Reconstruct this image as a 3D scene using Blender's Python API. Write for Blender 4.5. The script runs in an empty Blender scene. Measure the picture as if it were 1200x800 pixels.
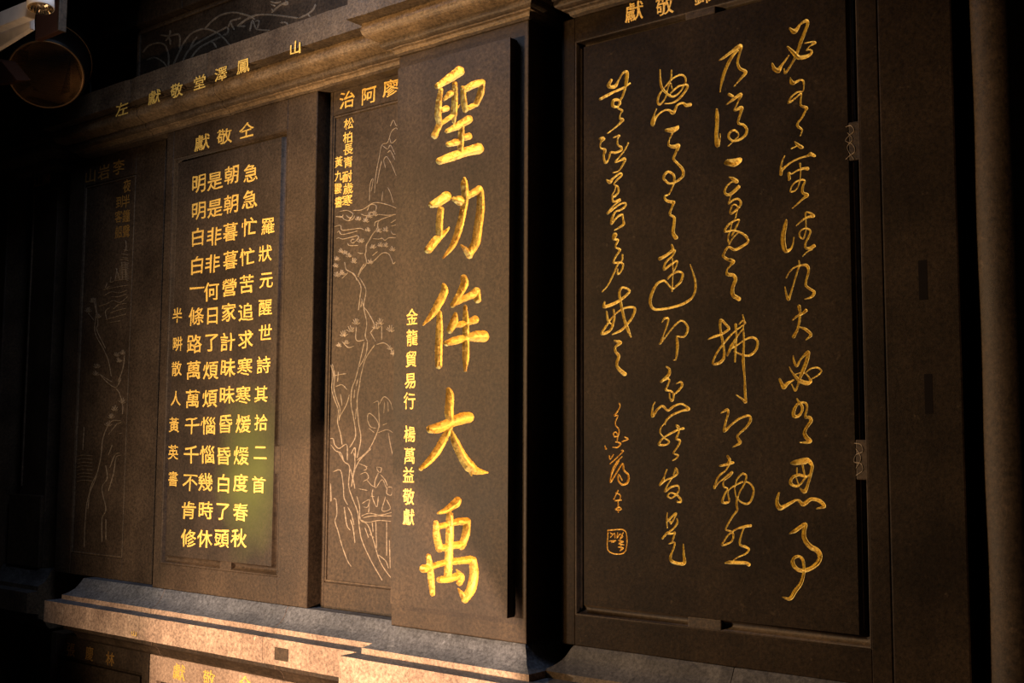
import bpy, bmesh, math, random
import numpy as np
from mathutils import Matrix, Vector
from mathutils.geometry import delaunay_2d_cdt
from mathutils import noise as mnoise

SC = bpy.context.scene
COL = SC.collection
random.seed(7)

# ------------------------------------------------------------------ camera
F, D, EYE = 1340.0, 3.4, 1.6
def _n(v):
    return np.array(v, float) / np.linalg.norm(v)
EX = -_n((-1680, 115, F))
EZ = _n((85, -14600, F)); EZ = _n(EZ - EX * EZ.dot(EX))
EY = np.cross(EZ, EX)
CAM = np.array((0.0, -D, EYE))
cd = bpy.data.cameras.new('camera'); cam = bpy.data.objects.new('camera', cd); COL.objects.link(cam)
cd.sensor_width = 36; cd.lens = F / 1200 * 36; cd.clip_start = 0.05
cam.matrix_world = Matrix(((EX[0], -EX[1], -EX[2], CAM[0]), (EY[0], -EY[1], -EY[2], CAM[1]),
                           (EZ[0], -EZ[1], -EZ[2], CAM[2]), (0, 0, 0, 1)))
SC.camera = cam
def P(px, py, Y=0.0):
    """point of the real wall plane at depth Y seen at photo pixel px, py"""
    d = np.array((px - 600, py - 400, F))
    w = np.array((d @ EX, d @ EY, d @ EZ))
    return CAM + w * (Y + D) / w[1]
def pix(p):
    q = np.array(p) - CAM
    c = q[0] * EX + q[1] * EY + q[2] * EZ
    return (600 + F * c[0] / c[2], 400 + F * c[1] / c[2])
def PX(px, Y, py=400): return P(px, py, Y)[0]
def PZ(px, py, Y): return P(px, py, Y)[2]

# ------------------------------------------------------------------ light
SC.view_settings.view_transform = 'Standard'; SC.view_settings.look = 'None'
SC.view_settings.gamma = 1; SC.view_settings.use_curve_mapping = False
SC.view_settings.exposure = 0.0
W = bpy.data.worlds.new('world'); SC.world = W; W.use_nodes = True
W.node_tree.nodes['Background'].inputs[0].default_value = (0.6, 0.52, 0.5, 1)
W.node_tree.nodes['Background'].inputs[1].default_value = 0.010
def light(name, kind, loc, target, energy, color, **k):
    k = dict(k)
    l = bpy.data.lights.new(name, kind); o = bpy.data.objects.new(name, l); COL.objects.link(o)
    o.location = loc; l.energy = energy; l.color = color
    for a, b in k.items(): setattr(l, a, b)
    o.rotation_euler = (Vector(target) - Vector(loc)).to_track_quat('-Z', 'Y').to_euler()
    return o
light('warm_lamp', 'SPOT', (-5.3, -2.3, 1.05), (-3.35, 0, 1.42), 430, (1.0, 0.72, 0.48),
      shadow_soft_size=0.07, spot_size=math.radians(122), spot_blend=1.0)
light('low_lamp', 'SPOT', (-3.1, -2.0, 0.52), (-3.62, 0, 0.42), 345, (1.0, 0.66, 0.46),  # added spot in place of the bright reflection on the ledge
      shadow_soft_size=0.03, spot_size=math.radians(62), spot_blend=0.12)
light('lantern_glow', 'SPOT', (-5.1, -2.4, 2.55), (-2.25, 0, 1.95), 500, (1.0, 0.60, 0.25), shadow_soft_size=0.12, spot_size=math.radians(106), spot_blend=1.0)  # added warm fill for the upper wall and gold; no lantern hangs there
light('courtyard_daylight', 'AREA', (-3.7, -0.95, 4.25), (-3.7, -0.15, 0.8), 24, (0.62, 0.74, 1.0), size=0.9, spread=math.radians(150))

# ------------------------------------------------------------------ materials
def mat(name):
    m = bpy.data.materials.new(name); m.use_nodes = True
    nt = m.node_tree; b = nt.nodes['Principled BSDF']
    return m, nt, b
def stone(name, c1, c2, rough=(0.42, 0.7), bump=0.35, fine=70, pale=None, green=False, spec=.22):
    m, nt, b = mat(name); N = nt.nodes.new; L = nt.links.new
    tc = N('ShaderNodeTexCoord')
    n1 = N('ShaderNodeTexNoise'); n1.inputs['Scale'].default_value = 3.2; n1.inputs['Detail'].default_value = 8; n1.inputs['Roughness'].default_value = .62
    n2 = N('ShaderNodeTexNoise'); n2.inputs['Scale'].default_value = fine; n2.inputs['Detail'].default_value = 9; n2.inputs['Roughness'].default_value = .78
    L(tc.outputs['Object'], n1.inputs['Vector']); L(tc.outputs['Object'], n2.inputs['Vector'])
    r = N('ShaderNodeValToRGB'); r.color_ramp.elements[0].position = .36; r.color_ramp.elements[1].position = .66
    r.color_ramp.elements[0].color = (*c1, 1); r.color_ramp.elements[1].color = (*c2, 1)
    L(n1.outputs['Fac'], r.inputs['Fac'])
    mx = N('ShaderNodeMix'); mx.data_type = 'RGBA'; mx.blend_type = 'MULTIPLY'; mx.inputs[0].default_value = .8
    r2 = N('ShaderNodeValToRGB'); r2.color_ramp.elements[0].position = .36; r2.color_ramp.elements[1].position = .66
    r2.color_ramp.elements[0].color = (.25, .25, .25, 1); r2.color_ramp.elements[1].color = (1.65, 1.62, 1.55, 1)
    L(n2.outputs['Fac'], r2.inputs['Fac']); L(r.outputs[0], mx.inputs[6]); L(r2.outputs[0], mx.inputs[7])
    out = mx.outputs[2]
    # rain streaks: stretched noise
    mp = N('ShaderNodeMapping'); mp.inputs['Scale'].default_value = (6, 6, .8); L(tc.outputs['Object'], mp.inputs['Vector'])
    n3 = N('ShaderNodeTexNoise'); n3.inputs['Scale'].default_value = 1.6; n3.inputs['Detail'].default_value = 5; L(mp.outputs[0], n3.inputs['Vector'])
    r3 = N('ShaderNodeValToRGB'); r3.color_ramp.elements[0].position = .38; r3.color_ramp.elements[1].position = .66
    r3.color_ramp.elements[0].color = (.72, .72, .72, 1); r3.color_ramp.elements[1].color = (1.12, 1.12, 1.1, 1)
    L(n3.outputs['Fac'], r3.inputs['Fac'])
    m3 = N('ShaderNodeMix'); m3.data_type = 'RGBA'; m3.blend_type = 'MULTIPLY'; m3.inputs[0].default_value = .5
    L(out, m3.inputs[6]); L(r3.outputs[0], m3.inputs[7]); out = m3.outputs[2]
    # pale chips and specks
    v = N('ShaderNodeTexNoise'); v.inputs['Scale'].default_value = 18; v.inputs['Detail'].default_value = 9; v.inputs['Roughness'].default_value = .8
    L(tc.outputs['Object'], v.inputs['Vector'])
    r4 = N('ShaderNodeValToRGB'); r4.color_ramp.elements[0].position = .605; r4.color_ramp.elements[1].position = .70
    r4.color_ramp.elements[0].color = (0, 0, 0, 1); r4.color_ramp.elements[1].color = (.5, .5, .5, 1)
    L(v.outputs['Fac'], r4.inputs['Fac'])
    m4 = N('ShaderNodeMix'); m4.data_type = 'RGBA'; L(r4.outputs[0], m4.inputs[0]); L(out, m4.inputs[6])
    pc = pale or tuple(min(1, x * 2.4) for x in c2)
    m4.inputs[7].default_value = (*pc, 1); out = m4.outputs[2]
    if green:   # green light reflection painted into the colour, low right of the poem tablet
        g = P(292, 555, PY1); gr = N('ShaderNodeVectorMath'); gr.operation = 'DISTANCE'
        sc = N('ShaderNodeMapping'); sc.inputs['Scale'].default_value = (1.0, 0, .62); L(tc.outputs['Object'], sc.inputs['Vector'])
        L(sc.outputs[0], gr.inputs[0]); gr.inputs[1].default_value = (g[0], 0, g[2] * .62)
        ad = N('ShaderNodeMath'); ad.operation = 'MULTIPLY_ADD'; L(n1.outputs['Fac'], ad.inputs[0]); ad.inputs[1].default_value = -.16; L(gr.outputs['Value'], ad.inputs[2])
        r5 = N('ShaderNodeValToRGB'); r5.color_ramp.elements[0].position = 0.0; r5.color_ramp.elements[1].position = .20
        r5.color_ramp.elements[0].color = (.75, .75, .75, 1); r5.color_ramp.elements[1].color = (0, 0, 0, 1); L(ad.outputs[0], r5.inputs['Fac'])
        m5 = N('ShaderNodeMix'); m5.data_type = 'RGBA'; L(r5.outputs[0], m5.inputs[0]); L(out, m5.inputs[6]); m5.inputs[7].default_value = (.085, .105, .022, 1)
        out = m5.outputs[2]
    L(out, b.inputs['Base Color'])
    mr = N('ShaderNodeMapRange'); mr.inputs['To Min'].default_value = rough[0]; mr.inputs['To Max'].default_value = rough[1]
    L(n1.outputs['Fac'], mr.inputs['Value']); L(mr.outputs[0], b.inputs['Roughness'])
    b.inputs['Specular IOR Level'].default_value = spec
    ms = N('ShaderNodeMath'); ms.operation = 'MULTIPLY_ADD'; L(v.outputs['Fac'], ms.inputs[0]); ms.inputs[1].default_value = 1.6; L(n2.outputs['Fac'], ms.inputs[2])
    bp = N('ShaderNodeBump'); bp.inputs['Strength'].default_value = bump; bp.inputs['Distance'].default_value = .0028
    L(ms.outputs[0], bp.inputs['Height']); L(bp.outputs[0], b.inputs['Normal'])
    return m
PY1, PY2, PYR = 0.10, 0.16, 0.10        # depths of the wall planes: poem tablet, landscape tablet, right tablet
M = {}
M['stone'] = stone('brown_stone', (.036, .0235, .0145), (.068, .0455, .028))
M['stone_green'] = stone('brown_stone_with_algae', (.027, .0185, .0125), (.052, .036, .024), green=True)
M['stone_mould'] = stone('worn_moulding_stone', (.060, .042, .028), (.125, .088, .055), bump=.5)
M['stone_pink'] = stone('warm_ledge_stone', (.27, .185, .135), (.46, .33, .24), rough=(.4, .6), bump=.3)  # warm light on the ledge and lower tablet put into a paler peach
M['stone_worn'] = stone('rubbed_pale_moulding_stone', (.12, .082, .048), (.24, .165, .095), rough=(.3, .5), bump=.6)  # lit glow of torus and beads put into the colour, on rubbed stone
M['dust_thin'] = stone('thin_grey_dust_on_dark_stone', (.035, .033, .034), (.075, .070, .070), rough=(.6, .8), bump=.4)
M['dust'] = stone('blue_grey_dusty_stone', (.068, .076, .094), (.125, .136, .162), rough=(.6, .8), bump=.4)  # dusty ledge tops with the blue of skylight put into the colour
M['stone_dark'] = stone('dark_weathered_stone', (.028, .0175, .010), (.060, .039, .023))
M['stone_right'] = stone('dark_polished_stone', (.012, .0073, .004), (.029, .0185, .0105), rough=(.45, .6), bump=.35, spec=.06, pale=(.10, .068, .040))
M['relief'] = stone('pale_cut_stone', (.26, .20, .14), (.40, .32, .23), bump=.3)
M['orchid'] = stone('rubbed_relief_stone', (.12, .09, .06), (.20, .15, .10), bump=.3)
def gold(name, col, rough, bump, scale, strength, metal=.5):
    m, nt, b = mat(name); N = nt.nodes.new; L = nt.links.new
    tc = N('ShaderNodeTexCoord'); n = N('ShaderNodeTexNoise'); n.inputs['Scale'].default_value = scale; n.inputs['Detail'].default_value = 6; n.inputs['Roughness'].default_value = .7
    L(tc.outputs['Object'], n.inputs['Vector'])
    r = N('ShaderNodeValToRGB'); r.color_ramp.elements[0].position = .34; r.color_ramp.elements[1].position = .52
    r.color_ramp.elements[0].color = (col[0] * .45, col[1] * .32, col[2] * .25, 1); r.color_ramp.elements[1].color = (*col, 1)
    L(n.outputs['Fac'], r.inputs['Fac']); L(r.outputs[0], b.inputs['Base Color'])
    b.inputs['Metallic'].default_value = metal; b.inputs['Roughness'].default_value = rough
    bp = N('ShaderNodeBump'); bp.inputs['Strength'].default_value = strength; bp.inputs['Distance'].default_value = bump
    L(n.outputs['Fac'], bp.inputs['Height']); L(bp.outputs[0], b.inputs['Normal'])
    return m
M['gold'] = gold('gold_leaf', (.98, .66, .15), .28, .004, 60, .9, .85)
M['gold_cursive'] = gold('gold_leaf_cursive', (1.0, .80, .25), .34, .003, 110, .8, .35)
M['gold_small'] = gold('gold_leaf_fine', (1.0, .66, .14), .38, .003, 160, .6, .2)
M['gold_faded'] = gold('faded_gold_leaf', (.55, .30, .07), .5, .003, 160, .6)
def plain(name, col, rough=.5, metal=0, spec=.5):
    m, nt, b = mat(name); N = nt.nodes.new; L = nt.links.new
    tc = N('ShaderNodeTexCoord'); n = N('ShaderNodeTexNoise'); n.inputs['Scale'].default_value = 22; n.inputs['Detail'].default_value = 5
    L(tc.outputs['Object'], n.inputs['Vector'])
    r = N('ShaderNodeValToRGB'); r.color_ramp.elements[0].color = (*[x * .7 for x in col], 1); r.color_ramp.elements[1].color = (*[min(1, x * 1.2) for x in col], 1)
    L(n.outputs['Fac'], r.inputs['Fac']); L(r.outputs[0], b.inputs['Base Color'])
    b.inputs['Roughness'].default_value = rough; b.inputs['Metallic'].default_value = metal; b.inputs['Specular IOR Level'].default_value = spec
    return m
M['white_paint'] = plain('off_white_enamel', (.80, .70, .60), .35)
M['reflector'] = plain('crinkled_reflector', (.75, .65, .52), .18, 1)
M['glass_lamp'] = plain('lamp_face', (.4, .33, .27), .1, .3)
M['lacquer'] = plain('black_brown_lacquer', (.006, .004, .003), .45, spec=.2)
M['drum_skin'] = plain('dark_drum_skin', (.010, .007, .005), .8, spec=.05)
M['stone_black'] = plain('near_black_stone', (.007, .005, .004), .8, spec=.05)
M['rim'] = plain('gilded_rim', (.30, .15, .05), .35, .6)
M['red_wood'] = plain('dark_red_wood', (.050, .017, .008), .5)
M['iron'] = plain('dark_iron', (.02, .016, .013), .5, .5)
M['paving'] = stone('floor_granite', (.05, .045, .04), (.11, .10, .09))

# ------------------------------------------------------------------ helpers
def mesh_obj(name, verts, faces, m, parent=None, smooth=False, mats=None, idx=None):
    me = bpy.data.meshes.new(name); me.from_pydata([tuple(v) for v in verts], [], faces)
    for k in (mats or [m]): me.materials.append(k)
    if idx is not None: me.polygons.foreach_set('material_index', idx)
    if smooth: me.polygons.foreach_set('use_smooth', [True] * len(me.polygons))
    me.update(); o = bpy.data.objects.new(name, me); COL.objects.link(o)
    if parent: o.parent = parent
    return o
def thing(name, label, cat, group=None):
    o = bpy.data.objects.new(name, None); COL.objects.link(o); o.empty_display_size = .1
    o['label'] = label; o['category'] = cat
    if group: o['group'] = group
    return o
def struct(o): o['kind'] = 'structure'; return o
def sroot(name):
    o = bpy.data.objects.new(name, None); COL.objects.link(o); o['kind'] = 'structure'; return o
def box(name, x0, x1, y0, y1, z0, z1, m, parent=None, bev=.004, seg=2):
    bm = bmesh.new(); bmesh.ops.create_cube(bm, size=1)
    for v in bm.verts:
        v.co = ((x0 + x1) / 2 + v.co.x * (x1 - x0), (y0 + y1) / 2 + v.co.y * (y1 - y0), (z0 + z1) / 2 + v.co.z * (z1 - z0))
    if bev: bmesh.ops.bevel(bm, geom=bm.edges[:], offset=bev, segments=seg, affect='EDGES', profile=.6)
    me = bpy.data.meshes.new(name); bm.to_mesh(me); bm.free(); me.materials.append(m)
    o = bpy.data.objects.new(name, me); COL.objects.link(o)
    if parent: o.parent = parent
    return o
def run(name, x0, x1, prof, planeY, m, parent=None, mats=None, segmat=None, wear=.0012):
    """moulding: profile of (out, z) from the wall and back, swept along X, with slight wear and closed ends"""
    n = max(2, int((x1 - x0) / .03)); V = []; Fc = []; idx = []; k = len(prof)
    for i in range(n + 1):
        x = x0 + (x1 - x0) * i / n
        for j, (o, z) in enumerate(prof):
            d = 0 if j in (0, k - 1) else wear * 2 * mnoise.noise((x * 9, z * 14, planeY + j * .3))
            V.append((x, planeY - o + d, z + d * .6))
    for i in range(n):
        for j in range(k - 1):
            a = i * k + j; Fc.append((a, a + 1, a + k + 1, a + k)); idx.append(segmat[j] if segmat else 0)
    Fc.append(tuple(range(k))); idx.append(0); Fc.append(tuple(reversed(range(n * k, n * k + k)))); idx.append(0)
    o = mesh_obj(name, V, Fc, m, parent, mats=mats, idx=idx)
    bm = bmesh.new(); bm.from_mesh(o.data); bmesh.ops.recalc_face_normals(bm, faces=bm.faces); bm.to_mesh(o.data); bm.free()
    return o
def arc(o0, z0, o1, z1, bulge, n=7):
    r = []; dx, dz = o1 - o0, z1 - z0; L_ = math.hypot(dx, dz); nx, nz = -dz / L_, dx / L_
    for i in range(1, n + 1):
        t = i / n; s = math.sin(math.pi * t) * bulge
        r.append((o0 + dx * t + nx * s, z0 + dz * t + nz * s))
    return r

def parse(s):
    out = []; ox = oy = 0; sc = 1; cur = []
    for tok in s.split():
        if tok[0] == '@':
            ox, oy, sc = map(float, tok[1:].split(','))
        elif tok == '|':
            if cur: out.append(cur); cur = []
        else:
            x, y, w = map(float, tok.split(',')); cur.append((ox + x / sc, oy + y / sc, w / sc))
    if cur: out.append(cur)
    return out
def spline(pts, step):
    if len(pts) == 1: return np.array(pts, float)
    p = np.array(pts, float); p = np.vstack([2 * p[0] - p[1], p, 2 * p[-1] - p[-2]]); out = []
    for i in range(1, len(p) - 2):
        a, b, c, d = p[i - 1], p[i], p[i + 1], p[i + 2]
        n = max(2, int(np.hypot(*(c - b)[:2]) / step))
        for k in range(n):
            t = k / n
            q = .5 * ((2 * b) + (c - a) * t + (2 * a - 5 * b + 4 * c - d) * t * t + (3 * b - a - 3 * c + d) * t ** 3)
            q[2] = b[2] + (c[2] - b[2]) * t
            out.append(q)
    out.append(p[-2]); return np.array(out)

def carve(strokes, planeY, g, depth, m, name, parent, grow=0.0, minw=0.0, flat=None):
    """V-cut gilded strokes sunk below planeY. Returns the outline segments (photo px) for the hole in the stone."""
    pts = np.vstack([spline(s, .35) for s in strokes]); pts[:, 2] = np.maximum(pts[:, 2] * .5 + grow, minw)
    x0, y0 = (pts[:, :2].min(0) - pts[:, 2].max() - 2 * g); x1, y1 = (pts[:, :2].max(0) + pts[:, 2].max() + 2 * g)
    nx, ny = int((x1 - x0) / g) + 2, int((y1 - y0) / g) + 2
    H = np.full((ny, nx), -9.0)
    for x, y, r in pts:
        i0, i1 = max(0, int((x - r - 1 - x0) / g)), min(nx, int((x + r + 1 - x0) / g) + 2)
        j0, j1 = max(0, int((y - r - 1 - y0) / g)), min(ny, int((y + r + 1 - y0) / g) + 2)
        X = x0 + np.arange(i0, i1) * g - x; Yy = y0 + np.arange(j0, j1) * g - y
        d = r - np.sqrt(X[None, :] ** 2 + Yy[:, None] ** 2)
        H[j0:j1, i0:i1] = np.maximum(H[j0:j1, i0:i1], d)
    rs = np.random.RandomState(len(strokes) * 31 + nx)     # rough chiselled outline
    nz = rs.rand(ny, nx) - .5
    nz = (nz + np.roll(nz, 1, 0) + np.roll(nz, 1, 1) + np.roll(nz, -1, 0) + np.roll(nz, -1, 1)) / 2.2
    H = H + nz * (.30 if flat is None else .55)
    H[np.abs(H) < 1e-3] = 1e-3
    V = []; Fc = []; vid = {}; segs = []
    def gv(i, j):
        k = (i, j)
        if k not in vid:
            vid[k] = len(V); h = H[j, i]; h = h if flat is None else flat * (1 - math.exp(-h / flat))
            p = P(x0 + i * g, y0 + j * g, planeY); V.append((p[0], planeY + h * depth, p[2]))
        return vid[k]
    epx = {}
    def ev(a, b):
        k = (a, b) if a < b else (b, a)
        if k not in vid:
            (i, j), (i2, j2) = k; ha, hb = H[j, i], H[j2, i2]; t = ha / (ha - hb)
            q = (x0 + (i + (i2 - i) * t) * g, y0 + (j + (j2 - j) * t) * g)
            vid[k] = len(V); epx[vid[k]] = q; p = P(q[0], q[1], planeY); V.append((p[0], planeY, p[2]))
        return vid[k]
    ins = H > 0
    act = ins[:-1, :-1] | ins[1:, :-1] | ins[:-1, 1:] | ins[1:, 1:]
    for j, i in zip(*np.nonzero(act)):
        c = [(i, j), (i + 1, j), (i + 1, j + 1), (i, j + 1)]; s = [bool(ins[q[1], q[0]]) for q in c]
        if all(s): Fc.append(tuple(gv(*q) for q in c)); continue
        if s in ([True, False, True, False], [False, True, False, True]):
            for t in range(4):
                if s[t]:
                    a, b = ev(c[t - 1], c[t]), ev(c[t], c[(t + 1) % 4])
                    Fc.append((a, gv(*c[t]), b)); segs.append((a, b))
            continue
        poly = []; cr = []
        for t in range(4):
            if s[t]: poly.append(gv(*c[t]))
            if s[t] != s[(t + 1) % 4]:
                e = ev(c[t], c[(t + 1) % 4]); poly.append(e); cr.append(e)
        Fc.append(tuple(poly)); segs.append((cr[0], cr[1]))
    o = mesh_obj(name, V, [tuple(reversed(f)) for f in Fc], m, parent, smooth=False)
    bm = bmesh.new(); bm.from_mesh(o.data)
    bmesh.ops.recalc_face_normals(bm, faces=bm.faces)
    if sum(f.normal.y * f.calc_area() for f in bm.faces) > 0: bmesh.ops.reverse_faces(bm, faces=bm.faces)
    bm.to_mesh(o.data); bm.free()
    return ([(epx[a], epx[b]) for a, b in segs], (H, x0, y0, g))

def holed_face(name, x0, x1, z0, z1, planeY, carved, m, parent, side=.02):
    """front face of a stone slab with the carved outlines cut out of it, plus its four edges"""
    pt = {}; V2 = []; E = []
    def add(q):
        k = (round(q[0], 4), round(q[1], 4))
        if k not in pt: pt[k] = len(V2); V2.append(Vector(k))
        return pt[k]
    for segs, _ in carved:
        for a, b in segs:
            i, j = add(a), add(b)
            if i != j: E.append((i, j))
    cs = [add(pix((x, planeY, z))) for x, z in ((x0, z0), (x1, z0), (x1, z1), (x0, z1))]
    for k in range(4): E.append((cs[k], cs[(k + 1) % 4]))
    vo, eo, fo, _, _, _ = delaunay_2d_cdt(V2, E, [], 0, 1e-5)
    vv = np.array([(v.x, v.y) for v in vo]); keep = []
    for f in fo:
        c = vv[list(f)].mean(0); bad = False
        for _, (H, hx, hy, g) in carved:
            i, j = (c[0] - hx) / g, (c[1] - hy) / g
            if 0 <= i < H.shape[1] - 1 and 0 <= j < H.shape[0] - 1:
                a, b = int(i), int(j); u, w = i - a, j - b
                if (H[b, a] * (1 - u) + H[b, a + 1] * u) * (1 - w) + (H[b + 1, a] * (1 - u) + H[b + 1, a + 1] * u) * w > 0: bad = True; break
        if not bad: keep.append(tuple(f))
    V = [tuple(P(x, y, planeY)) for x, y in vv]
    n = len(V)
    cor = [(x0, z0), (x1, z0), (x1, z1), (x0, z1)]
    V += [(x, planeY, z) for x, z in cor] + [(x, planeY + side, z) for x, z in cor]
    for k in range(4):
        q = (k + 1) % 4; keep.append((n + k, n + 4 + k, n + 4 + q, n + q))
    keep.append((n + 4, n + 5, n + 6, n + 7))
    return mesh_obj(name, V, keep, m, parent)

_gc = {}
def glyph(ch, off=.0):
    """outline mesh of one written character in an em of 1 x 1, centred (Blender's own bundled font), raised with a chamfer"""
    k = (ch, off)
    if k not in _gc:
        cu = bpy.data.curves.new('glyph', 'FONT'); cu.body = ch; cu.align_x = 'CENTER'; cu.size = 1
        cu.offset = off; cu.extrude = .02; cu.bevel_depth = .010; cu.bevel_resolution = 0; cu.resolution_u = 3
        ob = bpy.data.objects.new('glyph', cu); COL.objects.link(ob)
        dg = bpy.context.evaluated_depsgraph_get(); me = ob.evaluated_get(dg).to_mesh()
        v = np.array([tuple(q.co) for q in me.vertices]).reshape(-1, 3); f = [tuple(p.vertices) for p in me.polygons]
        ob.evaluated_get(dg).to_mesh_clear(); bpy.data.objects.remove(ob); bpy.data.curves.remove(cu)
        if len(v): v[:, 1] -= .36
        _gc[k] = (v, f)
    return _gc[k]
def write(ch, px, py, w, h, Y, m, parent, off=.0, name='carved_character', lift=.003, brush=.03):
    v, f = glyph(ch, off)
    if not len(v): return
    c = P(px, py, Y); sx = (P(px + w / 2, py, Y) - P(px - w / 2, py, Y))[0]; sz = abs((P(px, py + h / 2, Y) - P(px, py - h / 2, Y))[2])
    q = np.zeros_like(v); s = random.random() * 50
    jx = np.array([mnoise.noise((a * 3 + s, b * 3, 1.0)) for a, b, _ in v]); jz = np.array([mnoise.noise((a * 3 + s, b * 3, 7.0)) for a, b, _ in v])
    q[:, 0] = c[0] + (v[:, 0] + jx * brush * 2) * sx; q[:, 2] = c[2] + (v[:, 1] + jz * brush * 2) * sz
    q[:, 1] = Y - .0005 - (v[:, 2] + .030) * .055 * max(sx, .06) * 1.2
    return mesh_obj(name, q, f, m, parent)
def lines(name, strokes, Y, m, parent, w=.8, h=.0032):
    """fine relief lines standing a little proud of the stone; strokes are lists of photo px"""
    V = []; Fc = []
    for s in strokes:
        pt = spline([(a[0], a[1], a[2] if len(a) > 2 else w) for a in s], 1.3); n = len(pt)
        if n < 2: continue
        b = len(V)
        for i in range(n):
            t = pt[min(i + 1, n - 1), :2] - pt[max(i - 1, 0), :2]; L_ = np.hypot(*t) or 1; nn = np.array((-t[1], t[0])) / L_
            r = pt[i, 2] * .68 * (1 if 0 < i < n - 1 else .3); q = pt[i, :2]
            A, B, C = P(*(q - nn * r), Y), P(*(q + nn * r), Y), P(*q, Y)
            V += [(A[0], Y + .001, A[2]), (C[0], Y - h, C[2]), (B[0], Y + .001, B[2])]
        for i in range(n - 1):
            k = b + i * 3; Fc += [(k, k + 1, k + 4, k + 3), (k + 1, k + 2, k + 5, k + 4)]
    return mesh_obj(name, V, Fc, m, parent, smooth=True)

def groove(xa, xb, za, zb, w, dep, Y, m, parent, wt=None):
    """moulded channel round a panel: slopes down from the panel edge, round bed, rises to a small outer lip; mitred"""
    wt = wt or w
    pr = [(0, 0), (.10, .35), (.22, .85), (.42, 1.0), (.60, .92), (.74, .55), (.84, .12), (.92, -.06), (1.0, 0)]
    V = []; Fc = []; n = len(pr)
    for cx, cz, sx, sz in ((xa, za, -1, -1), (xb, za, 1, -1), (xb, zb, 1, 1), (xa, zb, -1, 1)):
        for t, d in pr: V.append((cx + sx * t * w, Y + d * dep, cz + sz * t * (wt if sz > 0 else w)))
    for k in range(4):
        q = (k + 1) % 4
        for j in range(n - 1): Fc.append((k * n + j, k * n + j + 1, q * n + j + 1, q * n + j))
    o = mesh_obj('groove_moulding', V, Fc, m, parent)
    bm = bmesh.new(); bm.from_mesh(o.data); bmesh.ops.recalc_face_normals(bm, faces=bm.faces)
    if sum(f.normal.y * f.calc_area() for f in bm.faces) > 0: bmesh.ops.reverse_faces(bm, faces=bm.faces)
    bm.to_mesh(o.data); bm.free()
    for p in o.data.polygons: p.use_smooth = True
    return o
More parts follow.
